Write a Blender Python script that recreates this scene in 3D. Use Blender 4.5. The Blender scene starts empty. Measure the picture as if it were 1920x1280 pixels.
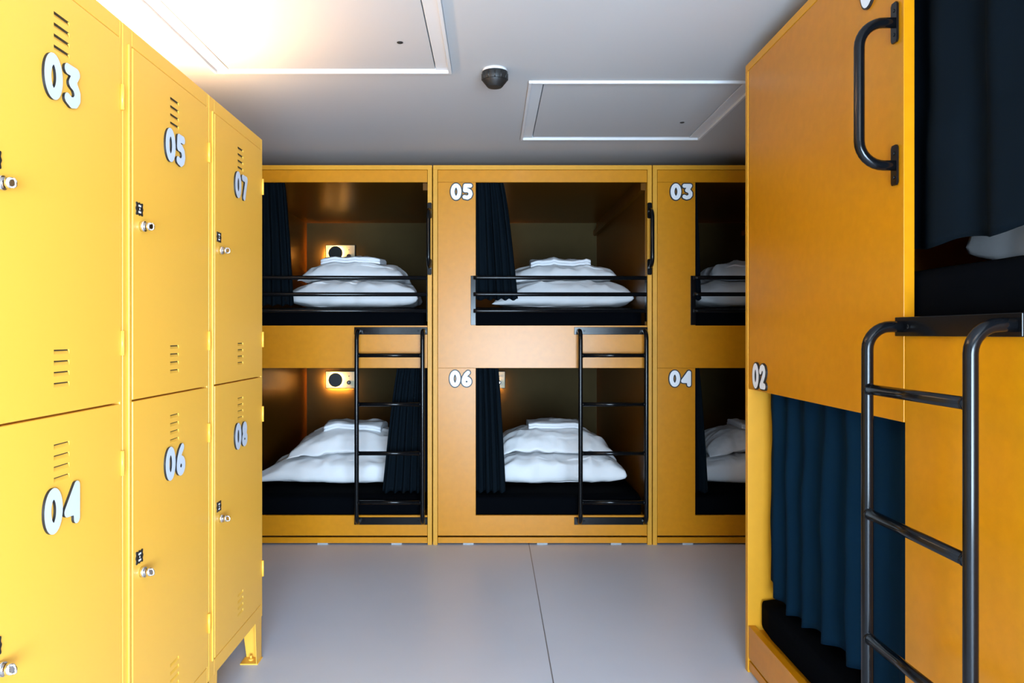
import bpy, bmesh, math, random
from mathutils import Vector, Matrix, noise
random.seed(7)
S = bpy.context.scene
COL = S.collection
PI = math.pi

# ------------------------------------------------------------------ camera, world, light
F = 1470.0                                   # focal length in pixels of a 1920 px wide frame
cam_d = bpy.data.cameras.new('camera'); cam = bpy.data.objects.new('camera', cam_d); COL.objects.link(cam)
cam.location = (0, 0, 1.2); cam.rotation_euler = (PI/2, 0, 0)
cam_d.sensor_width = 36; cam_d.lens = 36*F/1920
cam_d.shift_x = 38/1920; cam_d.shift_y = -15/1920
cam_d.clip_start = 0.02
S.camera = cam
W = bpy.data.worlds.new('world'); S.world = W; W.use_nodes = True
W.node_tree.nodes['Background'].inputs[0].default_value = (0.55, 0.72, 1.0, 1)
W.node_tree.nodes['Background'].inputs[1].default_value = 0.3
S.view_settings.view_transform = 'Standard'; S.view_settings.look = 'None'
S.view_settings.gamma = 1; S.view_settings.use_curve_mapping = False
S.view_settings.exposure = 0.0

def area(name, loc, rot, sx, sy, power, color, spread=180):
    d = bpy.data.lights.new(name, 'AREA'); d.shape = 'RECTANGLE'; d.size = sx; d.size_y = sy
    d.energy = power; d.color = color; d.spread = math.radians(spread)
    o = bpy.data.objects.new(name, d); COL.objects.link(o); o.location = loc; o.rotation_euler = rot
    return o
# daylight through the window in the wall behind the camera
area('window_daylight', (0.55, -2.16, 0.85), (math.radians(90), 0, 0), 2.1, 1.4, 590, (0.60, 0.80, 1.0))
# warm fill light added behind the camera to brighten the pod fronts
area('ceiling_lamp_light', (0.1, -0.45, 2.19), (0, 0, 0), 0.9, 0.5, 14, (1.0, 0.68, 0.36))

# ------------------------------------------------------------------ helpers
def link(o, parent=None):
    COL.objects.link(o)
    if parent is not None: o.parent = parent
    return o
def tag(o, label=None, cat=None, group=None, kind=None):
    if label: o['label'] = label
    if cat: o['category'] = cat
    if group: o['group'] = group
    if kind: o['kind'] = kind
    return o
def empty(name, loc, rz=0, label=None, cat=None, group=None):
    o = bpy.data.objects.new(name, None); link(o); o.location = loc; o.rotation_euler = (0, 0, rz)
    o.empty_display_size = 0.1
    return tag(o, label, cat, group)
def box(bm, x0, x1, y0, y1, z0, z1, mi=0):
    v = [bm.verts.new(p) for p in ((x0,y0,z0),(x1,y0,z0),(x1,y1,z0),(x0,y1,z0),(x0,y0,z1),(x1,y0,z1),(x1,y1,z1),(x0,y1,z1))]
    for f in ((0,3,2,1),(4,5,6,7),(0,1,5,4),(1,2,6,5),(2,3,7,6),(3,0,4,7)):
        bm.faces.new([v[i] for i in f]).material_index = mi
def prism(bm, pts, axis, a, b, mi=0):
    """polygon pts in the two other axes, extruded along axis from a to b"""
    def P(p, t):
        return {'x': (t, p[0], p[1]), 'y': (p[0], t, p[1]), 'z': (p[0], p[1], t)}[axis]
    A = [bm.verts.new(P(p, a)) for p in pts]; B = [bm.verts.new(P(p, b)) for p in pts]
    n = len(pts)
    fs = [bm.faces.new(A), bm.faces.new(B[::-1])]
    for i in range(n): fs.append(bm.faces.new((A[i], B[i], B[(i+1) % n], A[(i+1) % n])))
    for f in fs: f.material_index = mi
def tube(bm, path, r, seg=14, mi=0):
    path = [Vector(p) for p in path]
    rings = []; up = None
    for i, p in enumerate(path):
        t = (path[min(i+1, len(path)-1)] - path[max(i-1, 0)]).normalized()
        if up is None:
            up = Vector((0,0,1)) if abs(t.z) < 0.9 else Vector((1,0,0))
        n = (up - t*up.dot(t)).normalized(); b = t.cross(n); up = n
        rings.append([bm.verts.new(p + r*(n*math.cos(2*PI*k/seg) + b*math.sin(2*PI*k/seg))) for k in range(seg)])
    for A, B in zip(rings, rings[1:]):
        for k in range(seg):
            f = bm.faces.new((A[k], A[(k+1) % seg], B[(k+1) % seg], B[k])); f.smooth = True; f.material_index = mi
    for R in (rings[0][::-1], rings[-1]): bm.faces.new(R).material_index = mi
def disc(bm, c, axis, r, h, seg=32, mi=0, r2=None):
    c = Vector(c); a = Vector(axis).normalized()
    n = a.orthogonal().normalized(); b = a.cross(n); r2 = r if r2 is None else r2
    A = [bm.verts.new(c + r*(n*math.cos(2*PI*k/seg) + b*math.sin(2*PI*k/seg))) for k in range(seg)]
    B = [bm.verts.new(c + a*h + r2*(n*math.cos(2*PI*k/seg) + b*math.sin(2*PI*k/seg))) for k in range(seg)]
    for k in range(seg):
        f = bm.faces.new((A[k], A[(k+1) % seg], B[(k+1) % seg], B[k])); f.smooth = True; f.material_index = mi
    bm.faces.new(A[::-1]).material_index = mi; bm.faces.new(B).material_index = mi
def obj(name, bm, mats, parent=None, bevel=0, loc=None):
    bmesh.ops.recalc_face_normals(bm, faces=bm.faces)
    me = bpy.data.meshes.new(name); bm.to_mesh(me); bm.free()
    for m in (mats if isinstance(mats, (list, tuple)) else [mats]): me.materials.append(m)
    o = bpy.data.objects.new(name, me); link(o, parent)
    if loc: o.location = loc
    if bevel:
        md = o.modifiers.new('bevel', 'BEVEL'); md.width = bevel; md.segments = 2; md.limit_method = 'ANGLE'
        md.angle_limit = math.radians(40); md.harden_normals = False
    return o
def boxo(name, dims, mat, parent=None, bevel=0):
    bm = bmesh.new(); box(bm, *dims); return obj(name, bm, mat, parent, bevel)
def struct(name, bm, m):
    return tag(obj(name, bm, m), kind='structure')

# ------------------------------------------------------------------ materials
def mat(name, col, rough=0.5, metal=0.0, spec=0.5, coat=0.0, bump=None, var=0.0, vscale=3.0, sheen=0.0):
    m = bpy.data.materials.new(name); m.use_nodes = True; nt = m.node_tree; b = nt.nodes['Principled BSDF']
    b.inputs['Base Color'].default_value = (*col, 1); b.inputs['Roughness'].default_value = rough
    b.inputs['Metallic'].default_value = metal; b.inputs['Specular IOR Level'].default_value = spec
    b.inputs['Coat Weight'].default_value = coat; b.inputs['Coat Roughness'].default_value = 0.3
    b.inputs['Sheen Weight'].default_value = sheen
    tc = nt.nodes.new('ShaderNodeTexCoord')
    if var:
        n = nt.nodes.new('ShaderNodeTexNoise'); n.inputs['Scale'].default_value = vscale; n.inputs['Detail'].default_value = 6
        mr = nt.nodes.new('ShaderNodeMapRange'); mr.inputs[1].default_value = 0.3; mr.inputs[2].default_value = 0.7
        mr.inputs[3].default_value = 1-var; mr.inputs[4].default_value = 1+var
        mx = nt.nodes.new('ShaderNodeVectorMath'); mx.operation = 'SCALE'; mx.inputs[0].default_value = col
        nt.links.new(tc.outputs['Object'], n.inputs['Vector']); nt.links.new(n.outputs['Fac'], mr.inputs[0])
        nt.links.new(mr.outputs[0], mx.inputs['Scale']); nt.links.new(mx.outputs[0], b.inputs['Base Color'])
    if bump:
        sc, st, dist = bump
        n = nt.nodes.new('ShaderNodeTexNoise'); n.inputs['Scale'].default_value = sc; n.inputs['Detail'].default_value = 4
        bp = nt.nodes.new('ShaderNodeBump'); bp.inputs['Strength'].default_value = st; bp.inputs['Distance'].default_value = dist
        nt.links.new(tc.outputs['Object'], n.inputs['Vector']); nt.links.new(n.outputs['Fac'], bp.inputs['Height'])
        nt.links.new(bp.outputs[0], b.inputs['Normal'])
    return m
def emit(name, col, strength):
    m = bpy.data.materials.new(name); m.use_nodes = True; nt = m.node_tree; nt.nodes.clear()
    e = nt.nodes.new('ShaderNodeEmission'); e.inputs[0].default_value = (*col, 1); e.inputs[1].default_value = strength
    o = nt.nodes.new('ShaderNodeOutputMaterial'); nt.links.new(e.outputs[0], o.inputs[0]); return m
M = {}
M['mdf'] = mat('mustard_stained_board', (0.53, 0.200, 0.002), 0.30, spec=0.30, var=0.05, vscale=30, bump=(220, 0.08, 0.001))
M['inner'] = mat('brown_inner_board', (0.12, 0.043, 0.002), 0.28, spec=0.18, var=0.05, vscale=20)  # pod board darkened: shade inside the pods is put into the colour
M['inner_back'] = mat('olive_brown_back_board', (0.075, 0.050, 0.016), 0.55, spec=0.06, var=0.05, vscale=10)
M['mdf_edge'] = mat('mustard_board_edge', (0.60, 0.27, 0.010), 0.42, spec=0.35, var=0.03, vscale=20)
M['locker'] = mat('yellow_powder_coat', (0.90, 0.47, 0.058), 0.36, spec=0.45, bump=(500, 0.05, 0.0005))
M['dark'] = mat('slot_dark', (0.05, 0.03, 0.01), 0.8)
M['black_metal'] = mat('black_coated_steel', (0.003, 0.0035, 0.0045), 0.17, spec=0.25)
M['black_plastic'] = mat('black_plastic', (0.01, 0.01, 0.01), 0.45)
M['chrome'] = mat('chrome', (0.8, 0.8, 0.8), 0.16, metal=1)
M['white_face'] = mat('white_number_face', (0.80, 0.82, 0.85), 0.4)
M['blue_white_face'] = mat('pale_blue_number_face', (0.60, 0.67, 0.78), 0.4)
M['black_rim'] = mat('black_number_edge', (0.008, 0.008, 0.008), 0.5)
M['sheet'] = mat('white_cotton', (0.80, 0.80, 0.81), 0.85, spec=0.2, bump=(14, 0.25, 0.01))
M['towel'] = mat('white_terry', (0.82, 0.83, 0.86), 0.95, spec=0.1, bump=(300, 0.4, 0.002))
M['mattress'] = mat('black_mattress_cover', (0.0015, 0.002, 0.003), 0.9, spec=0.01, bump=(12, 0.3, 0.01))
M['curtain'] = mat('navy_black_curtain', (0.003, 0.0058, 0.0088), 0.9, spec=0.03, bump=(400, 0.1, 0.001))
M['curtain_navy'] = mat('navy_curtain_cloth', (0.002, 0.012, 0.026), 0.9, spec=0.03, bump=(400, 0.1, 0.001))  # same curtain cloth, bluer: the cooler light on it is in the colour
M['ceiling'] = mat('ceiling_paint', (0.48, 0.48, 0.485), 0.7, bump=(60, 0.05, 0.001))
M['trim'] = mat('white_hatch_trim', (0.64, 0.64, 0.65), 0.4)
M['wall'] = mat('wall_paint', (0.34, 0.33, 0.32), 0.8)
M['lamp_plate'] = mat('cream_lamp_plate', (0.80, 0.70, 0.45), 0.4)
M['box_dark'] = mat('dark_lamp_box', (0.03, 0.022, 0.012), 0.5)
M['glow'] = emit('warm_lamp_glow', (1.0, 0.50, 0.13), 230)
M['strip_glow'] = emit('warm_strip_glow', (1.0, 0.45, 0.09), 600)
M['led'] = emit('warm_led_tube', (1.0, 0.64, 0.34), 370)
M['pad'] = mat('pale_plastic_shim', (0.30, 0.33, 0.36), 0.5)
M['tag'] = mat('dark_print', (0.02, 0.02, 0.03), 0.6)
# floor: grey vinyl with a welded sheet seam
def floor_mat():
    m = mat('grey_vinyl_floor', (0.42, 0.42, 0.45), 0.38, spec=0.4)
    nt = m.node_tree; b = nt.nodes['Principled BSDF']
    tc = nt.nodes.new('ShaderNodeTexCoord'); sx = nt.nodes.new('ShaderNodeSeparateXYZ'); nt.links.new(tc.outputs['Object'], sx.inputs[0])
    sb = nt.nodes.new('ShaderNodeMath'); sb.operation = 'SUBTRACT'; sb.inputs[1].default_value = 0.212
    ab = nt.nodes.new('ShaderNodeMath'); ab.operation = 'ABSOLUTE'
    lt = nt.nodes.new('ShaderNodeMath'); lt.operation = 'LESS_THAN'; lt.inputs[1].default_value = 0.0022
    nt.links.new(sx.outputs[0], sb.inputs[0]); nt.links.new(sb.outputs[0], ab.inputs[0]); nt.links.new(ab.outputs[0], lt.inputs[0])
    n = nt.nodes.new('ShaderNodeTexNoise'); n.inputs['Scale'].default_value = 1.8; n.inputs['Detail'].default_value = 5
    nt.links.new(tc.outputs['Object'], n.inputs['Vector'])
    cr = nt.nodes.new('ShaderNodeValToRGB'); cr.color_ramp.elements[0].position = 0.3; cr.color_ramp.elements[1].position = 0.7
    cr.color_ramp.elements[0].color = (0.57, 0.60, 0.69, 1); cr.color_ramp.elements[1].color = (0.60, 0.63, 0.72, 1)
    nt.links.new(n.outputs['Fac'], cr.inputs[0])
    mx = nt.nodes.new('ShaderNodeMix'); mx.data_type = 'RGBA'; mx.inputs[7].default_value = (0.16, 0.15, 0.16, 1)
    nt.links.new(lt.outputs[0], mx.inputs[0]); nt.links.new(cr.outputs[0], mx.inputs[6]); nt.links.new(mx.outputs[2], b.inputs['Base Color'])
    return m
M['floor'] = floor_mat()

# ------------------------------------------------------------------ room shell
XL, XR, YR, YB, ZC = -1.64, 2.22, -2.2, 6.64, 2.23
bm = bmesh.new(); box(bm, XL-0.1, XR+0.1, YR-0.1, YB+0.1, -0.1, 0); struct('floor', bm, M['floor'])
bm = bmesh.new(); box(bm, XL-0.1, XL, YR-0.1, YB+0.1, 0, ZC); struct('wall_left', bm, M['wall'])
bm = bmesh.new(); box(bm, XR, XR+0.1, YR-0.1, YB+0.1, 0, ZC); struct('wall_right', bm, M['wall'])
bm = bmesh.new(); box(bm, XL, XR, YB, YB+0.1, 0, ZC); struct('wall_back', bm, M['wall'])
bm = bmesh.new(); wx0, wx1, wz0, wz1 = -0.5, 1.6, 0.1, 1.6
box(bm, XL, wx0, YR-0.1, YR, 0, ZC); box(bm, wx1, XR, YR-0.1, YR, 0, ZC)
box(bm, wx0, wx1, YR-0.1, YR, 0, wz0); box(bm, wx0, wx1, YR-0.1, YR, wz1, ZC); struct('wall_rear', bm, M['wall'])
bm = bmesh.new()
for d in ((wx0, wx0+0.05, wz0, wz1), (wx1-0.05, wx1, wz0, wz1), (wx0+0.05, wx1-0.05, wz0, wz0+0.05), (wx0+0.05, wx1-0.05, wz1-0.05, wz1)):
    box(bm, d[0], d[1], YR-0.09, YR-0.02, d[2], d[3])
struct('window_1', bm, M['trim'])
# ceiling slab with two access hatches let into it
H1 = (-1.09, -0.155, 2.15, 3.085); H2 = (0.150, 1.10, 3.195, 4.145)
bm = bmesh.new()
def hole_slab(bm, X0, X1, Y0, Y1, z0, z1, holes):
    xs = sorted({X0, X1, *[h[0] for h in holes], *[h[1] for h in holes]}); ys = sorted({Y0, Y1, *[h[2] for h in holes], *[h[3] for h in holes]})
    for a, b in zip(xs, xs[1:]):
        for c, d in zip(ys, ys[1:]):
            cx, cy = (a+b)/2, (c+d)/2
            if not any(h[0] < cx < h[1] and h[2] < cy < h[3] for h in holes): box(bm, a, b, c, d, z0, z1)
hole_slab(bm, XL-0.1, XR+0.1, YR-0.1, YB+0.1, ZC, ZC+0.12, [H1, H2])
bmesh.ops.remove_doubles(bm, verts=bm.verts, dist=1e-5)
struct('ceiling', bm, M['ceiling'])
def hatch(h, label):
    x0, x1, y0, y1 = h; t = empty('ceiling_hatch', ((x0+x1)/2, (y0+y1)/2, ZC), 0, label, 'ceiling hatch', 'access hatches in the ceiling')
    w, d = (x1-x0)/2, (y1-y0)/2
    def ring(bm, a0, a1, b0, b1, z0, z1):
        box(bm, -a0, -a1, -b0, b0, z0, z1); box(bm, a1, a0, -b0, b0, z0, z1)
        box(bm, -a1, a1, -b0, -b1, z0, z1); box(bm, -a1, a1, b1, b0, z0, z1)
    bm = bmesh.new(); ring(bm, w-0.001, w-0.014, d-0.001, d-0.014, -0.011, 0.02)
    ring(bm, w-0.014, w-0.062, d-0.014, d-0.024, 0.0, 0.02)
    obj('frame', bm, M['trim'], t, 0.002)
    bm = bmesh.new(); ring(bm, w-0.062, w-0.066, d-0.024, d-0.028, 0.02, 0.03); obj('gasket', bm, M['black_plastic'], t)
    boxo('panel', (-w+0.066, w-0.066, -d+0.028, d-0.028, 0.001, 0.018), M['ceiling'], t, 0.001)
    bm = bmesh.new(); disc(bm, (w-0.17, 0.16, -0.001), (0,0,1), 0.011, 0.012, 20); disc(bm, (w-0.17, 0.16, -0.003), (0,0,1), 0.006, 0.004, 12)
    obj('key_hole', bm, M['black_plastic'], t)
    return t
hatch(H1, 'square white ceiling access hatch above the yellow lockers, nearer one')
hatch(H2, 'square white ceiling access hatch right of the smoke detector, farther one')

# smoke detector
t = empty('smoke_detector', (0.012, 3.06, ZC), 0, 'small black smoke detector hanging under the white ceiling', 'smoke detector')
bm = bmesh.new(); disc(bm, (0,0,-0.010), (0,0,1), 0.048, 0.010, 40); obj('base', bm, M['trim'], t)
bm = bmesh.new(); disc(bm, (0,0,-0.044), (0,0,1), 0.050, 0.034, 40, r2=0.050); disc(bm, (0,0,-0.070), (0,0,1), 0.028, 0.026, 40, r2=0.049)
obj('housing', bm, M['black_plastic'], t, 0.002)
bm = bmesh.new(); 
for k in range(12):
    a = 2*PI*k/12; c = Vector((0.048*math.cos(a), 0.048*math.sin(a), 0)); tube(bm, [c+Vector((0,0,-0.043)), c+Vector((0,0,-0.018))], 0.004, 6)
obj('vent_ribs', bm, M['black_plastic'], t)

# unseen fill lamp added behind the camera; LED tube above the lockers
t = empty('ceiling_lamp', (0.1, -0.45, ZC), 0, 'flat white ceiling lamp behind the camera', 'ceiling lamp')
boxo('housing', (-0.5, 0.5, -0.3, 0.3, -0.03, 0), M['trim'], t, 0.004)
t = empty('led_strip_lamp', (-1.16, 2.04, 1.9175), 0, 'long warm LED strip lamp lying on top of the yellow lockers', 'lamp')
bm = bmesh.new(); box(bm, -0.025, 0.025, -0.82, 0.82, 0, 0.012); box(bm, -0.025, -0.019, -0.82, 0.82, 0.012, 0.024); box(bm, 0.019, 0.025, -0.82, 0.82, 0.012, 0.024)
obj('channel', bm, M['trim'], t)
bm = bmesh.new(); box(bm, -0.019, 0.019, -0.815, 0.815, 0.0125, 0.0225); obj('diffuser', bm, M['led'], t)

# ------------------------------------------------------------------ chubby numbers
def ell(cx, cy, a, b, n=28):
    return [(cx+a*math.cos(2*PI*k/n), cy+b*math.sin(2*PI*k/n)) for k in range(n+1)]
STROKES = {
 '0': [ell(.33, .5, .205, .375)],
 '1': [[(.14,.70),(.34,.86),(.34,.14)]],
 '2': [[(.14,.70),(.20,.81),(.32,.86),(.45,.82),(.51,.70),(.48,.58),(.38,.44),(.17,.15),(.51,.15)]],
 '3': [[(.15,.85),(.50,.85),(.31,.58),(.44,.53),(.52,.42),(.52,.29),(.43,.18),(.29,.14),(.15,.20)]],
 '4': [[(.50,.14),(.50,.86),(.14,.36),(.50,.34)]],
 '5': [[(.50,.86),(.20,.86),(.18,.58),(.36,.58),(.48,.50),(.52,.36),(.46,.22),(.33,.14),(.15,.18)]],
 '6': [[(.43,.86),(.30,.74),(.20,.56),(.16,.38)], ell(.34, .32, .18, .18)],
 '7': [[(.13,.86),(.53,.86),(.28,.14)]],
 '8': [ell(.33, .69, .13, .155), ell(.33, .31, .18, .165)],
}
def segd(px, py, a, b):
    dx, dy = b[0]-a[0], b[1]-a[1]; L = dx*dx+dy*dy
    t = 0 if L == 0 else max(0, min(1, ((px-a[0])*dx+(py-a[1])*dy)/L))
    return math.hypot(px-a[0]-t*dx, py-a[1]-t*dy)
def sdf_solid(bm, sdf, x0, x1, y0, y1, cell, place, d0, d1, mi_face, mi_side):
    """marching squares of sdf<0; place(u,v,d) -> 3D point"""
    nx, ny = int((x1-x0)/cell)+1, int((y1-y0)/cell)+1
    val = [[sdf(x0+i*cell, y0+j*cell) for j in range(ny+1)] for i in range(nx+1)]
    cache = {}
    def vert(u, v, d):
        k = (round(u/cell*500), round(v/cell*500), d)
        if k not in cache: cache[k] = bm.verts.new(place(u, v, d))
        return cache[k]
    for i in range(nx):
        for j in range(ny):
            c = [(i,j),(i+1,j),(i+1,j+1),(i,j+1)]; poly = []; cut = []
            for k in range(4):
                p, q = c[k], c[(k+1) % 4]; a, b = val[p[0]][p[1]], val[q[0]][q[1]]
                P = (x0+p[0]*cell, y0+p[1]*cell); Q = (x0+q[0]*cell, y0+q[1]*cell)
                if a < 0: poly.append(P)
                if (a < 0) != (b < 0):
                    t = min(.98, max(.02, a/(a-b))); X = (P[0]+t*(Q[0]-P[0]), P[1]+t*(Q[1]-P[1])); poly.append(X); cut.append(X)
            if len(poly) < 3: continue
            try:
                bm.faces.new([vert(*p, d1) for p in poly]).material_index = mi_face
                if len(cut) == 2:
                    f = bm.faces.new((vert(*cut[0], d1), vert(*cut[1], d1), vert(*cut[1], d0), vert(*cut[0], d0))); f.material_index = mi_side
            except ValueError: pass
def number_sign(name, text, height, place, parent, depth, rim, label, face='white_face'):
    """place(u,v,d): u to the right, v up from the sign's centre, d out of the surface (metres)"""
    segs = []
    for n, ch in enumerate(text):
        for st in STROKES[ch]:
            for a, b in zip(st, st[1:]):
                segs.append(((a[0]+n*.69, a[1]), (b[0]+n*.69, b[1])))
    wid = .66+.69*(len(text)-1)
    def D(px, py): return min(segd(px, py, a, b) for a, b in segs)
    P = lambda u, v, d: place((u-wid/2)*height, (v-.5)*height, d)
    bm = bmesh.new(); k = rim/height
    if rim > 0:
        sdf_solid(bm, lambda x, y: D(x, y)-.118-k, -.1, wid+.1, -.1, 1.1, .036, P, 0, depth-0.0008, 1, 1)
    sdf_solid(bm, lambda x, y: D(x, y)-.118, -.1, wid+.1, -.1, 1.1, .036, P, 0, depth, 0, 1)
    o = obj(name, bm, [M[face], M['black_rim']], parent)
    o['label'] = label
    return o

# ------------------------------------------------------------------ shared hardware: ladder, grab handle, guard rail (local frame: front plane y=0, faces -y)
def bend(bm, x, zt, zb, y_out, r, mi=0, rad=0.05):
    pts = [(x, -0.003, zt), (x, -y_out+rad, zt)]
    for k in range(1, 9):
        a = PI/2*k/8; pts.append((x, -y_out+rad-rad*math.sin(a), zt-rad+rad*math.cos(a)))
    for k in range(0, 9):
        a = PI/2*k/8; pts.append((x, -y_out+rad-rad*math.cos(a), zb+rad-rad*math.sin(a)))
    pts.append((x, -0.003, zb))
    tube(bm, pts, r, 18)
def ladder(parent, x0, x1, zt=1.215, zb=0.137, rungs=(1.078, 0.805, 0.532, 0.259)):
    g = bpy.data.objects.new('ladder', None); link(g, parent); g.empty_display_size = 0.1; g['label'] = 'black tubular steel ladder'
    for x in (x0, x1):
        bm = bmesh.new(); bend(bm, x, zt, zb, 0.080, 0.0125); obj('ladder_rail', bm, M['black_metal'], g)
    for z in rungs:
        bm = bmesh.new(); tube(bm, [(x0, -0.080, z), (x1, -0.080, z)], 0.0115, 16)
        for x, s in ((x0, 1), (x1, -1)):
            tube(bm, [(x+s*0.0105, -0.080, z), (x+s*0.0155, -0.080, z)], 0.0130, 16)
        obj('rung', bm, M['black_metal'], g)
    for z in (zt, zb):
        bm = bmesh.new(); box(bm, x0-0.027, x1+0.022, -0.006, 0, z-0.021, z+0.021)
        for x in (x0+0.03, x1-0.03): disc(bm, (x, -0.0085, z), (0,1,0), 0.005, 0.003, 14)
        obj('mounting_plate', bm, M['black_metal'], g, 0.0015)
    return g
def handle(parent, x, zc=1.737):
    g = bpy.data.objects.new('grab_handle', None); link(g, parent); g.empty_display_size = 0.1; g['label'] = 'black steel grab handle'
    bm = bmesh.new(); bend(bm, x, zc+0.160, zc-0.160, 0.082, 0.0115, rad=0.055); obj('bar', bm, M['black_metal'], g)
    for s in (1, -1):
        bm = bmesh.new(); z0, z1 = zc+s*0.160-0.045, zc+s*0.160+0.045; w = 0.0125
        prism(bm, [(x-w+0.004, z0), (x+w-0.004, z0), (x+w, z0+0.006), (x+w, z1-0.006), (x+w-0.004, z1), (x-w+0.004, z1), (x-w, z1-0.006), (x-w, z0+0.006)], 'y', -0.005, 0)
        for z in (z0+0.018, z1-0.018): disc(bm, (x, -0.007, z), (0,1,0), 0.004, 0.003, 12)
        obj('mounting_plate', bm, M['black_metal'], g)
    return g
def guard_rail(parent, x0, x1, z0, z1):
    g = bpy.data.objects.new('guard_rail', None); link(g, parent); g.empty_display_size = 0.1; g['label'] = 'black steel guard rail'
    boxo('mounting_plate', (x0-0.028, x0, -0.008, 0.0, z0, z1), M['black_metal'], g, 0.001)
    boxo('mounting_plate', (x1-0.004, x1, 0.0, 0.05, z0+0.02, z1), M['black_metal'], g, 0.001)
    for z in (1.516, 1.422, 1.328):
        bm = bmesh.new(); tube(bm, [(x0-0.012, -0.012, z), (x0+0.01, -0.014, z), (x1-0.01, 0.004, z), (x1-0.002, 0.02, z)], 0.0115, 14)
        obj('rail', bm, M['black_metal'], g)
    return g
def reading_lamp(parent, cx, yb, cz):
    """box on the back panel at y=yb: cream plate, round black shade with a glow behind it, a knob"""
    g = bpy.data.objects.new('reading_lamp', None); link(g, parent); g.empty_display_size = 0.1; g['label'] = 'cream control panel with round black lamp shade'
    w, h, d = 0.12, 0.068, 0.07
    boxo('lamp_box', (cx-w-0.004, cx+w+0.004, yb-d, yb-0.024, cz-h-0.004, cz+h+0.004), M['box_dark'], g, 0.003)
    boxo('bracket', (cx-0.04, cx+0.04, yb-0.024, yb, cz-0.03, cz+0.03), M['box_dark'], g)
    boxo('face_plate', (cx-w, cx+w, yb-d-0.004, yb-d, cz-h, cz+h), M['lamp_plate'], g, 0.003)
    bm = bmesh.new(); disc(bm, (cx-0.035, yb-d-0.030, cz), (0,1,0), 0.058, 0.006, 40)
    disc(bm, (cx-0.035, yb-d-0.026, cz), (0,1,0), 0.016, 0.022, 20); obj('lamp_shade', bm, M['black_plastic'], g)
    bm = bmesh.new(); disc(bm, (cx-0.035, yb-d-0.023, cz), (0,1,0), 0.040, 0.006, 32); obj('bulb', bm, M['glow'], g)
    bm = bmesh.new(); disc(bm, (cx+0.072, yb-d-0.014, cz-0.022), (0,1,0), 0.017, 0.010, 24); obj('socket_ring', bm, M['box_dark'], g)
    bm = bmesh.new(); disc(bm, (cx+0.072, yb-d-0.018, cz-0.022), (0,1,0), 0.009, 0.006, 20); obj('switch', bm, M['chrome'], g)
    bm = bmesh.new(); disc(bm, (cx+0.072, yb-d-0.008, cz+0.03), (0,1,0), 0.004, 0.004, 12); obj('indicator', bm, M['box_dark'], g)
    boxo('light_strip', (cx-w+0.01, cx+w-0.05, yb-0.024, yb-0.020, cz-h+0.006, cz-h+0.018), M['strip_glow'], g)
    boxo('light_strip', (cx-w+0.006, cx-w+0.018, yb-0.024, yb-0.020, cz-h+0.03, cz+h-0.03), M['strip_glow'], g)
    return g

# ------------------------------------------------------------------ bunk pods
PW, PH, PD, T = 1.242, 2.155, 2.16, 0.025
def back_pod(X, upper, lower, label, lamp=True):
    Y = 4.45
    p = empty('bunk_pod', (X, Y, 0), 0, label, 'bunk bed', 'yellow bunk pods along the back of the room')
    m, e = M['mdf'], M['mdf_edge']
    boxo('side_panel', (0, T, 0, PD, 0, PH-T), e, p, 0.001); boxo('side_panel', (PW-T, PW, 0, PD, 0, PH-T), e, p, 0.001)
    boxo('top_panel', (0, PW, 0, PD, PH-T, PH), e, p, 0.001)
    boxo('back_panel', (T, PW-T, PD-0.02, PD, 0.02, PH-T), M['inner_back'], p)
    for xa in (T, PW-T-0.002): boxo('inner_lining', (xa, xa+0.002, 0.06, PD-0.02, 0.15, PH-T), M['inner'], p)  # thin sheets added to carry the painted interior shade
    for za in (1.183, PH-T-0.002): boxo('ceiling_lining', (T+0.002, PW-T-0.002, 0.03, PD-0.02, za, za+0.002), M['inner'], p)  # added sheets too, darkened for the shade under the bunk ceilings
    boxo('bed_base', (T, PW-T, 0.03, PD-0.02, 1.185, 1.215), m, p)
    boxo('bed_base', (T, PW-T, 0.03, PD-0.02, 0.12, 0.15), m, p)
    x0, x1, g = T+0.002, PW-T-0.002, 0.0012
    ox = 0.242; oxr = 1.212
    # front boards: header, upper front, lower front, plinth
    boxo('header_board', (x0, x1, 0.003, 0.022, 2.058+g, PH-T-0.002), m, p, 0.0008)
    bm = bmesh.new(); prism(bm, [(x0, 1.004), (x1, 1.004), (x1, 1.245), (ox, 1.245), (ox, 2.058), (x0, 2.058)], 'y', 0.002, 0.022); obj('front_panel', bm, m, p, 0.0008)
    bm = bmesh.new(); prism(bm, [(x0, 0.052), (x1, 0.052), (x1, 0.167), (ox, 0.167), (ox, 1.003), (x0, 1.003)], 'y', 0.004, 0.024); obj('front_panel', bm, m, p, 0.0008)
    boxo('plinth', (x0, x1, 0.004, 0.024, 0.010, 0.042), m, p, 0.0008)
    for fx in (0.20, 0.62, 1.04): boxo('foot', (fx-0.03, fx+0.03, 0.006, 0.06, 0, 0.010), M['pad'], p)
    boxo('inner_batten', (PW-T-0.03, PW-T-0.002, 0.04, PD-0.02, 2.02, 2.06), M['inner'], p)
    ladder(p, 0.828, 1.195); handle(p, PW-0.0135); guard_rail(p, ox, oxr+0.003, 1.248, 1.527)
    if upper: number_sign('number_sign', upper, 0.094, lambda u, v, d: (0.163+u, 0.002-d, 2.004+v), p, 0.006, 0.006, 'white number '+upper+' with black outline')
    if lower: number_sign('number_sign', lower, 0.094, lambda u, v, d: (0.157+u, 0.004-d, 0.944+v), p, 0.006, 0.006, 'white number '+lower+' with black outline')
    if lamp:
        reading_lamp(p, 0.322, PD-0.02, 1.865); reading_lamp(p, 0.322, PD-0.02, 0.815)
    return p
XA, XB, XC = -1.581, -0.333, 0.914
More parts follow.
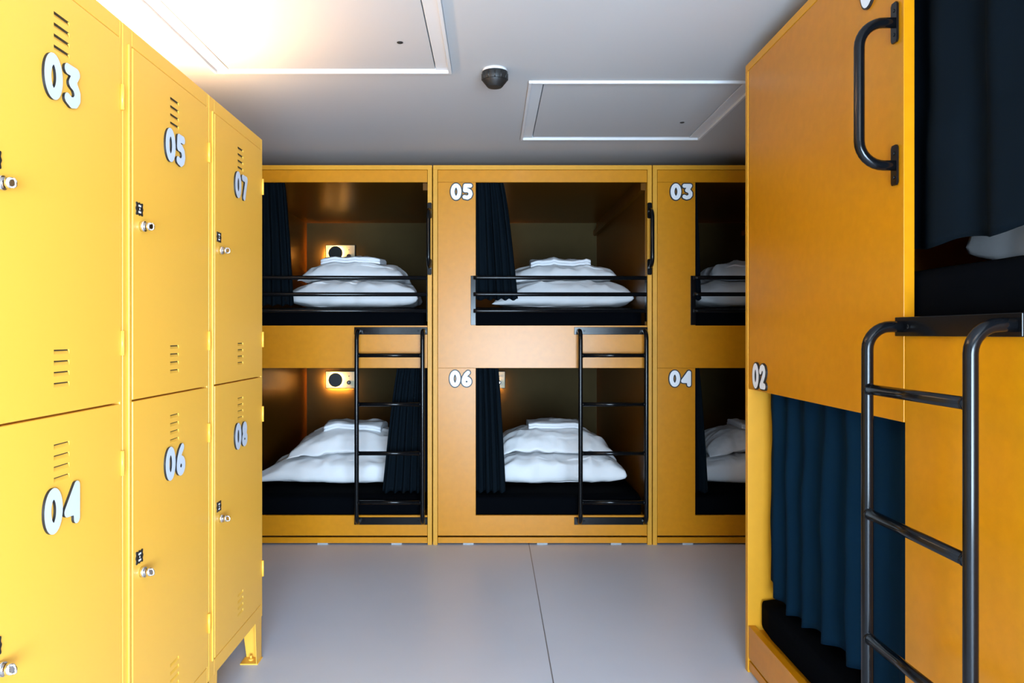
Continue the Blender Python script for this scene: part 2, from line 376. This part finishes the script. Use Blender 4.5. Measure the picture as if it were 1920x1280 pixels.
back_pod(XA, '07', '08', 'double bunk pod at the back left, partly hidden by the yellow lockers')
back_pod(XB, '05', '06', 'double bunk pod in the middle of the back row, numbered 05 and 06')
back_pod(XC, '03', '04', 'double bunk pod at the back right, numbered 03 and 04')

# right-hand pod, entered from its long side (local x runs from the far end towards the camera)
RL, RD = 2.12, 1.05
rp = empty('bunk_pod', (0.907, 2.803, 0), -PI/2, 'large double bunk pod on the right side, numbered 02, with open side towards the lockers', 'bunk bed')
m, e = M['mdf'], M['mdf_edge']
boxo('side_panel', (0, T, 0, RD, 0, PH-T), e, rp, 0.001); boxo('side_panel', (RL-T, RL, 0, RD, 0, PH-T), e, rp, 0.001)
boxo('top_panel', (0, RL, 0, RD, PH-T, PH), e, rp, 0.001)
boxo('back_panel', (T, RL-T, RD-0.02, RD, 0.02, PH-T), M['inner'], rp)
boxo('bed_base', (T, RL-T, 0.03, RD-0.02, 1.185, 1.215), m, rp); boxo('bed_base', (T, RL-T, 0.03, RD-0.02, 0.12, 0.15), m, rp)
sp = 1.073
bm = bmesh.new(); prism(bm, [(T+0.001, 1.004), (sp, 1.004), (sp, PH-T-0.001), (T+0.001, PH-T-0.001)], 'y', 0.002, 0.026); obj('front_panel', bm, [m], rp, 0.001)
bm = bmesh.new(); prism(bm, [(sp+0.002, 0.052), (RL-T-0.001, 0.052), (RL-T-0.001, 1.236), (sp+0.002, 1.236)], 'y', 0.004, 0.026); obj('front_panel', bm, [m], rp, 0.001)
boxo('header_board', (sp+0.002, RL-T-0.001, 0.003, 0.022, 2.058, PH-T-0.001), m, rp, 0.001)
boxo('bed_board', (T+0.001, sp, 0.002, 0.026, 0.052, 0.167), m, rp, 0.001)
boxo('plinth', (T+0.001, RL-T-0.001, 0.004, 0.024, 0.010, 0.042), m, rp, 0.001)
for fx in (0.3, 0.95, 1.7): boxo('foot', (fx-0.03, fx+0.03, 0.006, 0.06, 0, 0.010), M['pad'], rp)
ladder(rp, 1.077, 1.449); handle(rp, 1.043)
number_sign('number_sign', '02', 0.088, lambda u, v, d: (0.152+u*1.13, 0.002-d, 1.055+v), rp, 0.006, 0.004, 'white number 02 with black outline')
number_sign('number_sign', '01', 0.088, lambda u, v, d: (0.948+u*1.13, 0.002-d, 2.029+v), rp, 0.006, 0.004, 'white number 01 with black outline')

# ------------------------------------------------------------------ mattresses
def soft_box(name, x0, x1, y0, y1, z0, z1, mat_, n=3.2, seed=0, parent=None, amp=0.004, cuts=18):
    bm = bmesh.new(); bmesh.ops.create_cube(bm, size=2); bmesh.ops.subdivide_edges(bm, edges=bm.edges[:], cuts=cuts, use_grid_fill=True)
    hx, hy, hz = (x1-x0)/2, (y1-y0)/2, (z1-z0)/2; r = min(0.03, hz*0.7)
    for v in bm.verts:
        p = Vector((v.co.x*hx, v.co.y*hy, v.co.z*hz))
        q = Vector((max(-hx+r, min(hx-r, p.x)), max(-hy+r, min(hy-r, p.y)), max(-hz+r, min(hz-r, p.z))))
        d = p-q
        if d.length > 1e-6: p = q + d.normalized()*r
        if v.co.z > 0.2: p.z += amp*noise.noise(Vector((p.x*6+seed, p.y*6, 0)))
        v.co = p
    for f in bm.faces: f.smooth = True
    o = obj(name, bm, mat_, parent); o.location = ((x0+x1)/2, (y0+y1)/2, (z0+z1)/2)
    return o
def mattress(x0, x1, y0, y1, z0, z1, label, seed):
    o = soft_box('mattress', x0, x1, y0, y1, z0, z1, M['mattress'], seed=seed)
    tag(o, label, 'mattress', 'black mattresses in the bunks'); return o
where = {XA: 'back left pod', XB: 'middle pod numbered 05 and 06', XC: 'back right pod numbered 03 and 04'}
for i, X in enumerate((XA, XB, XC)):
    mattress(X+0.045, X+PW-0.045, 4.482, 6.55, 1.2165, 1.352, 'black mattress in the upper bunk of the '+where[X], i*3)
    mattress(X+0.045, X+PW-0.045, 4.482, 6.55, 0.1515, 0.272, 'black mattress in the lower bunk of the '+where[X], i*3+20)
mattress(0.941, 1.90, 0.73, 2.765, 1.2165, 1.345, 'black mattress in the upper bunk of the right side pod, above the ladder', 40)
mattress(0.941, 1.90, 0.73, 2.765, 0.1515, 0.275, 'black mattress in the lower bunk of the right side pod, below the long curtain', 50)

# ------------------------------------------------------------------ bedding
def cushion(name, w, d, h, seed, fill=0.45, wr=0.012, ear=None, sag=None, res=72, flat=0.75):
    """pillow-shaped soft body: seam round the rim, crumpled; base at z=0"""
    bm = bmesh.new(); N = res; top = {}; bot = {}
    def P(i, j, s):
        u, v = -1+2*i/N, -1+2*j/N
        t = max(0, (1-abs(u)**3.2))**fill * max(0, (1-abs(v)**3.2))**fill
        k = 1-0.055*(1-v*v)*abs(u)**4; l = 1-0.055*(1-u*u)*abs(v)**4
        x, y = u*w/2*k, v*d/2*l
        seam = 0.34*h
        if s > 0: z = seam + t*(h-seam)
        else: z = seam - t*seam
        if sag: z = z if s < 0 else seam + (z-seam)*sag(u, v)
        q = Vector((x*7, y*7, z*4+seed*3.7))
        cr = 1-abs(noise.noise(q*0.9+Vector((seed, 0, 0))))*2
        cr2 = 1-abs(noise.noise(q*2.1+Vector((0, seed, 0))))*2
        rim = max(abs(u), abs(v))
        # gathers running in from the seam
        ga = math.sin((math.atan2(v, u)*22)+4*noise.noise(q*0.5))*max(0, rim-0.55)*1.6
        q2 = Vector((x*5+1.5*noise.noise(q*0.6), y*11, seed*2.1))
        cr3 = (1-abs(noise.noise(q2*0.6)))**4
        q4 = Vector((x*10, y*4+2*noise.noise(q*0.7), seed*5.3+z*3))
        cr4 = (1-abs(noise.noise(q4*0.6)))**4
        off = wr*(0.5*cr+0.12*cr2-0.9+0.8*cr3+0.6*cr4) + wr*0.3*ga
        lim = min(1, t*2.5)
        z += off*s*lim*(1 if s > 0 else 0.3)
        x += wr*0.9*noise.noise(q+Vector((9,0,0)))*(1.2 if rim > .8 else .4); y += wr*1.5*noise.noise(q+Vector((0,9,0)))*(1.3 if rim > .8 else .4)
        if s > 0 and t < 0.02: pass
        if ear:
            eu, ev, L, dz = ear
            g = math.exp(-(((u-eu)**2+(v-ev)**2)/0.10)); x += math.copysign(L, eu)*g; y += math.copysign(L*0.3, ev)*g; z = z*(1-g*0.75)+dz*g
        return (x, y, max(0.001, z))
    for i in range(N+1):
        for j in range(N+1):
            top[i, j] = bm.verts.new(P(i, j, 1))
            edge = i in (0, N) or j in (0, N)
            bot[i, j] = top[i, j] if edge else bm.verts.new(P(i, j, -1))
    for i in range(N):
        for j in range(N):
            f = bm.faces.new((top[i,j], top[i+1,j], top[i+1,j+1], top[i,j+1])); f.smooth = True
            q = (bot[i,j], bot[i,j+1], bot[i+1,j+1], bot[i+1,j])
            if len(set(q)) == 4:
                try: f = bm.faces.new(q); f.smooth = True
                except ValueError: pass
    return bm
def towel_mesh(w, d, seed, bendamt=0.02, th=0.017):
    """two folded layers with rounded fold at the front, following the pillow"""
    bm = bmesh.new(); N, K = 26, 8
    prof = []
    for lay in range(2):
        z0 = lay*th
        n = 9
        pts = [(-d/2+0.004+th/2-math.cos(-PI/2+PI*k/n)*th/2, z0+th/2+math.sin(-PI/2+PI*k/n)*th/2*0.96) for k in range(n+1)]
        prof.append(pts+[(d/2-0.01*lay, z0+th*0.96), (d/2-0.01*lay, z0+th*0.04)])
    for pts in prof:
        # densify the long runs
        full = []
        for a, b in zip(pts, pts[1:]+pts[:1]):
            L = math.hypot(b[0]-a[0], b[1]-a[1]); s = max(1, int(L/0.02))
            for k in range(s): full.append((a[0]+(b[0]-a[0])*k/s, a[1]+(b[1]-a[1])*k/s))
        rings = []
        for i in range(N+1):
            x = -w/2+w*i/N
            R = []
            for y, z in full:
                dz = -bendamt*((2*x/w)**2) - bendamt*0.8*max(0, -y/(d/2))**2 + 0.006*noise.noise(Vector((x*9+seed, y*9, seed)))
                R.append(bm.verts.new((x+0.004*noise.noise(Vector((y*20, seed, i*0.02))), y+0.006*noise.noise(Vector((x*8, seed+5, 0))), z+dz)))
            rings.append(R)
        for A, B in zip(rings, rings[1:]):
            for k in range(len(A)):
                f = bm.faces.new((A[k], A[(k+1) % len(A)], B[(k+1) % len(A)], B[k])); f.smooth = True
        bm.faces.new(rings[0][::-1]); bm.faces.new(rings[-1])
    return bm
BG = 'folded white duvets in the bunks'
from mathutils.bvhtree import BVHTree
def drape(bm, loc, rz, below, base, smooth=0.05, keep=0.0):
    """lay the soft mesh bm (local, base at z=0) on the body below; world coordinates come out relative to loc"""
    c, s = math.cos(rz), math.sin(rz)
    def H(x, y):
        h = below.ray_cast(Vector((x, y, 5)), Vector((0, 0, -1)))
        return h[0].z if h[0] else base
    for v in bm.verts:
        x, y = c*v.co.x-s*v.co.y+loc[0], s*v.co.x+c*v.co.y+loc[1]
        hs = [H(x+smooth*math.cos(a), y+smooth*math.sin(a)) for a in (0, PI/3, 2*PI/3, PI, 4*PI/3, 5*PI/3)]
        h = max(H(x, y), sum(hs)/6)
        v.co.z = v.co.z + h + 0.003
        v.co.x = x-loc[0]; v.co.y = y-loc[1]
def bvh_world(o):
    me = o.data; mw = o.matrix_basis
    return BVHTree.FromPolygons([mw @ v.co for v in me.vertices], [p.vertices[:] for p in me.polygons])
def bedding(X, Y, Z, ctx, duv, pil, tow, seed):
    """duv=(w,d,h,rz,ear) pil=(dx,dy,dz,w,d,h,rz,rx) tow=(dx,dy,dz,w,d,rz,rx,ry,bend)"""
    w, d, h, rz, ear = duv
    o = obj('duvet', cushion('duvet', w, d, h, seed, 0.30, 0.018, ear), M['sheet']); o.location = (X, Y, Z); o.rotation_euler = (0, 0, rz)
    tag(o, 'folded white duvet on the black mattress in the '+ctx, 'duvet', BG)
    below = bvh_world(o)
    if pil:
        dx, dy, w, d, h, rz, fl = pil
        bm = cushion('pillow', w, d, h, seed+11, fl, 0.012); drape(bm, (X+dx, Y+dy), rz, below, Z+0.10)
        o = obj('pillow', bm, M['sheet']); o.location = (X+dx, Y+dy, 0)
        tag(o, 'white pillow on the folded duvet in the '+ctx, 'pillow', 'white pillows in the bunks')
        below = bvh_world(o)
    if tow:
        dx, dy, w, d, rz = tow
        bm = towel_mesh(w, d, seed, 0.0); drape(bm, (X+dx, Y+dy), rz, below, Z+0.2, 0.07)
        o = obj('folded_towel', bm, M['towel']); o.location = (X+dx, Y+dy, 0)
        tag(o, 'folded white towel atop the pillow in the '+ctx, 'towel', 'folded white towels in the bunks')
ZU, ZL = 1.357, 0.277
bedding(-0.865, 5.10, ZU, 'upper bunk of the back left pod', (0.80, 0.56, 0.175, 0.05, None), (-0.01, 0.03, 0.68, 0.46, 0.12, 0.0, 0.55), (-0.03, 0.0, 0.38, 0.26, -0.03), 1)
bedding(-0.95, 5.04, ZL, 'lower bunk of the back left pod', (0.86, 0.60, 0.17, -0.05, (-1, -1, 0.11, 0.010)), (0.08, 0.03, 0.78, 0.56, 0.145, 0.05, 0.85), (0.08, 0.02, 0.36, 0.27, -0.05), 2)
bedding(0.46, 5.10, ZU, 'upper bunk of the middle pod', (0.84, 0.56, 0.175, 0.02, (-1, -1, 0.05, 0.008)), (-0.02, 0.03, 0.72, 0.46, 0.105, 0.02, 0.55), (-0.02, 0.0, 0.38, 0.26, 0.0), 3)
bedding(0.40, 5.04, ZL, 'lower bunk of the middle pod', (0.82, 0.60, 0.17, 0.04, None), (-0.03, 0.03, 0.76, 0.56, 0.15, 0.02, 0.85), (0.00, 0.02, 0.34, 0.27, 0.02), 4)
bedding(1.66, 5.10, ZU, 'upper bunk of the back right pod', (0.80, 0.56, 0.175, 0.03, None), (0.04, 0.03, 0.64, 0.46, 0.13, 0.0, 0.55), None, 5)
bedding(1.67, 5.04, ZL, 'lower bunk of the back right pod', (0.82, 0.60, 0.17, -0.06, None), (0.03, 0.03, 0.78, 0.56, 0.15, 0.05, 0.85), (0.06, 0.02, 0.34, 0.25, 0.1), 6)
bedding(1.45, 1.61, 1.348, 'upper bunk of the right side pod', (0.56, 0.66, 0.19, 0.0, None), None, None, 7)

# ------------------------------------------------------------------ curtains
def curtain(name, p0t, p1t, p0b, p1b, zt, zb, folds, amp, label, nrm=(0,1), seed=0, hem=None, thin=0.003, mt='curtain'):
    """p0/p1: world (x,y) ends at top / bottom; folds = count; amp = (top, bottom)"""
    bm = bmesh.new(); NU, NV = max(60, folds*14), 36; g = []
    n = Vector((nrm[0], nrm[1], 0))
    for j in range(NV+1):
        v = j/NV; row = []
        for i in range(NU+1):
            u = i/NU
            ve = v**0.75
            a = Vector((*p0t, 0)).lerp(Vector((*p0b, 0)), ve); b = Vector((*p1t, 0)).lerp(Vector((*p1b, 0)), ve)
            p = a.lerp(b, u)
            ph = 2*PI*folds*(u+0.03*math.sin(5*u+seed)+0.02*noise.noise(Vector((u*4, v*1.5, seed))))
            am = amp[0]+(amp[1]-amp[0])*min(1, v*2.2)
            am *= 0.75+0.5*noise.noise(Vector((u*5, v*0.8, seed+3)))
            off = am*(math.sin(ph)+0.25*math.sin(2*ph+1.2*v+seed))
            gather = 0.004*math.sin(2*PI*folds*2.6*u+seed)*max(0, 1-v*6)
            off += gather+0.006*noise.noise(Vector((u*7, v*5, seed+8)))
            p = p+n*off
            zz = zt+(zb-zt)*v + (hem(u)*v if hem else 0) + 0.006*math.sin(ph+1)*v
            row.append(bm.verts.new((p.x, p.y, zz)))
        g.append(row)
    for j in range(NV):
        for i in range(NU):
            f = bm.faces.new((g[j][i], g[j+1][i], g[j+1][i+1], g[j][i+1])); f.smooth = True
    o = obj(name, bm, M[mt])
    md = o.modifiers.new('solid', 'SOLIDIFY'); md.thickness = thin; md.offset = 0
    return tag(o, label, 'curtain', 'dark curtains of the bunks')
yc = 4.515
curtain('curtain', (-1.335, yc), (-1.195, yc), (-1.335, yc), (-1.140, yc), 2.085, 1.362, 4, (0.012, 0.018), 'black curtain gathered at the left of the upper bunk in the back left pod', seed=1)
curtain('curtain', (-0.530, yc), (-0.372, yc), (-0.630, yc), (-0.372, yc), 1.06, 0.288, 6, (0.012, 0.016), 'dark curtain gathered at the right of the lower bunk, behind the left ladder', seed=2)
curtain('curtain', (-0.098, yc), (0.062, yc), (-0.098, yc), (0.150, yc), 2.085, 1.395, 5, (0.014, 0.018), 'black curtain gathered beside the upper bunk numbered 05', seed=3)
curtain('curtain', (-0.098, yc), (0.030, yc), (-0.098, yc), (0.080, yc), 1.06, 0.288, 4, (0.014, 0.018), 'dark curtain gathered beside the lower bunk numbered 06', seed=4)
curtain('curtain', (1.130, yc), (1.172, yc), (1.130, yc), (1.205, yc), 2.085, 1.395, 2, (0.008, 0.012), 'narrow black curtain edge beside the upper bunk numbered 03', seed=5)
curtain('curtain', (1.130, yc), (1.185, yc), (1.130, yc), (1.245, yc), 1.06, 0.288, 2, (0.008, 0.012), 'narrow dark curtain edge beside the lower bunk numbered 04', seed=6)
xc = 0.972
curtain('curtain', (xc, 2.745), (xc, 1.70), (xc, 2.745), (xc, 1.70), 1.06, 0.302, 8, (0.012, 0.020), 'long navy curtain closing the lower bunk numbered 02 on the right', nrm=(1,0), seed=7,
        hem=lambda u: 0.03*(1-min(1, u*8))-0.012*math.sin(u*9), mt='curtain_navy')
curtain('curtain', (xc, 1.86), (xc, 0.85), (xc, 1.86), (xc, 0.85), 2.085, 1.393, 5, (0.012, 0.018), 'long dark curtain hanging over the upper bunk above the right ladder', nrm=(1,0), seed=9)

# ------------------------------------------------------------------ lockers
LX = -0.85
VW, VH, VD = 0.056, 0.0095, 0.0038
def louvre(bm, y, z):
    """pressed-in vent: the sheet slopes inwards and up to a slot under the top edge"""
    y0, y1 = y-VW/2, y+VW/2; z1 = z+VH
    P = lambda *c: [bm.verts.new(p) for p in c]
    bm.faces.new(P((0, y0, z), (0, y1, z), (-VD, y1, z1-0.003), (-VD, y0, z1-0.003)))
    bm.faces.new(P((0, y0, z), (-VD, y0, z1), (0, y0, z1))); bm.faces.new(P((0, y1, z), (0, y1, z1), (-VD, y1, z1)))
    bm.faces.new(P((-VD, y0, z1-0.003), (-VD, y1, z1-0.003), (-VD, y1, z1), (-VD, y0, z1))).material_index = 1
    bm.faces.new(P((-VD, y0, z1), (-VD, y1, z1), (0, y1, z1), (0, y0, z1))).material_index = 1
def door_mesh(x0, x1, y0, y1, z0, z1, holes):
    bm = bmesh.new(); c = {}
    ys = sorted({y0, y1, *[h[0] for h in holes], *[h[1] for h in holes]}); zs = sorted({z0, z1, *[h[2] for h in holes], *[h[3] for h in holes]})
    def v(x, y, z):
        k = (x, round(y, 5), round(z, 5))
        if k not in c: c[k] = bm.verts.new((x, y, z))
        return c[k]
    for a, b in zip(ys, ys[1:]):
        for d, e_ in zip(zs, zs[1:]):
            if not any(h[0] < (a+b)/2 < h[1] and h[2] < (d+e_)/2 < h[3] for h in holes):
                bm.faces.new((v(x1,a,d), v(x1,b,d), v(x1,b,e_), v(x1,a,e_)))
            bm.faces.new((v(x0,a,d), v(x0,a,e_), v(x0,b,e_), v(x0,b,d)))
    for a, b in zip(ys, ys[1:]):
        for z in (z0, z1): bm.faces.new((v(x0,a,z), v(x0,b,z), v(x1,b,z), v(x1,a,z)))
    for a, b in zip(zs, zs[1:]):
        for y in (y0, y1): bm.faces.new((v(x0,y,a), v(x0,y,b), v(x1,y,b), v(x1,y,a)))
    return bm
def locker(y0, up, low, label):
    g = empty('locker', (LX, y0, 0), 0, label, 'locker', 'yellow steel lockers along the left side')
    Lw = 0.548; m = M['locker']; zb, zt = 0.155, 1.917; ds, de = 0.048, 0.534
    bm = bmesh.new(); box(bm, -0.50, -0.022, 0, Lw, zb, zt)
    box(bm, -0.022, 0, 0, ds-0.002, zb, zt); box(bm, -0.022, 0, de+0.002, Lw, zb, zt)
    box(bm, -0.022, 0, ds-0.002, de+0.002, 1.877, zt); box(bm, -0.022, 0, ds-0.002, de+0.002, zb, 0.202)
    obj('body', bm, m, g, 0.0015)
    bm = bmesh.new(); box(bm, 0, 0.004, 0.024, 0.030, 0.205, 1.875); obj('frame_rib', bm, m, g, 0.001)
    for k, (a, b, txt) in enumerate(((1.043, 1.875, up), (0.205, 1.039, low))):
        yc_ = 0.291; tops = (1.815, 1.159) if k == 0 else (0.975, 0.318)
        holes = [(yc_-VW/2, yc_+VW/2, zt_-i*0.0215, zt_-i*0.0215+VH) for zt_ in tops for i in range(4)]
        dr = obj('door', door_mesh(-0.019, 0.0015, ds, de, a, b, holes), m, g, 0.002)
        for ztop in tops:
            bm = bmesh.new()
            for i in range(4): louvre(bm, yc_, ztop-i*0.0215)
            o = obj('vent_louvres', bm, [m, M['dark']], dr); o.location.x = 0.0015
        zc = 1.695 if k == 0 else 0.858
        number_sign('number_sign', txt, 0.090, lambda u, v, d: (0.0015+d, yc_-0.004+u*1.09, zc+v), dr, 0.0055, 0, 'pale number '+txt+' with black edges', 'blue_white_face')
        zl = 1.459 if k == 0 else 0.623
        yl = 0.092
        bm = bmesh.new(); disc(bm, (0.0015, yl, zl), (1,0,0), 0.0125, 0.010, 28); disc(bm, (0.0115, yl, zl), (1,0,0), 0.0095, 0.003, 24)
        disc(bm, (0.0145, yl, zl), (1,0,0), 0.0105, 0.011, 28, r2=0.0095)
        tube(bm, [(0.020, yl-0.000, zl+0.007), (0.029, yl, zl+0.007), (0.032, yl, zl+0.002), (0.032, yl, zl-0.005), (0.028, yl, zl-0.008), (0.020, yl, zl-0.008)], 0.0022, 8)
        obj('lock', bm, M['chrome'], dr)
        # scalloped black badge above the lock
        zbg = zl+0.040; R = []
        for i in range(64):
            a_ = 2*PI*i/64; c, s = math.cos(a_), math.sin(a_)
            rr = 1/max(abs(c)/0.019, abs(s)/0.0155)*0.93; rr = min(rr, 0.0215)
            rr += 0.0016*math.cos(a_*8)
            R.append((yl-0.012+rr*c, zbg+rr*s))
        bm = bmesh.new(); prism(bm, R, 'x', 0.0015, 0.0035, 0)
        for zz in (zbg+0.0075, zbg-0.0075): box(bm, 0.0035, 0.0038, yl-0.012-0.0065, yl-0.012+0.0065, zz-0.0022, zz+0.0022, 1)
        box(bm, 0.0035, 0.0038, yl-0.0135, yl-0.0105, zbg-0.0025, zbg+0.0025, 1)
        obj('lock_badge', bm, [M['black_rim'], M['white_face']], dr)
        for z0, z1 in (((1.712, 1.770), (1.150, 1.206)) if k == 0 else ((0.875, 0.931), (0.304, 0.362))):
            bm = bmesh.new(); tube(bm, [(0.004, 0.540, z0), (0.004, 0.540, z1)], 0.0044, 12); obj('hinge', bm, m, dr)
    for s in (0, 1):
        ye = Lw-0.002 if s else 0.002; yi = ye-0.075 if s else ye+0.075; yb = ye-0.062 if s else ye+0.062
        for xf in (-0.002, -0.498):
            bm = bmesh.new()
            sx = -1 if xf > -0.2 else 1
            prism(bm, sorted_poly([(yi, zb), (ye, zb), (ye, 0.004), (yb, 0.004)]), 'x', min(xf, xf+sx*0.002), max(xf, xf+sx*0.002))
            pts = [(xf, zb), (xf+sx*0.075, zb), (xf+sx*0.055, 0.004), (xf, 0.004)]
            prism(bm, pts, 'y', min(ye, ye+(-0.002 if s else 0.002)), max(ye, ye+(-0.002 if s else 0.002)))
            box(bm, min(xf+0.004*-sx, xf+sx*0.06), max(xf+0.004*-sx, xf+sx*0.06), min(ye, yb), max(ye, yb), 0, 0.004)
            yo = ye+(-0.03 if s else 0.03)
            disc(bm, (xf+sx*0.03, yo, 0.004), (0,0,1), 0.010, 0.006, 6); disc(bm, (xf+sx*0.03, yo, 0.010), (0,0,1), 0.005, 0.012, 12)
            obj('leg', bm, m, g)
    return g
def sorted_poly(p): return p
locker(1.256, '03', '04', 'yellow steel locker with two doors numbered 03 and 04, nearest of the three')
locker(1.806, '05', '06', 'yellow steel locker with two doors numbered 05 and 06, middle of the three')
locker(2.356, '07', '08', 'yellow steel locker with two doors numbered 07 and 08, farthest from the camera')
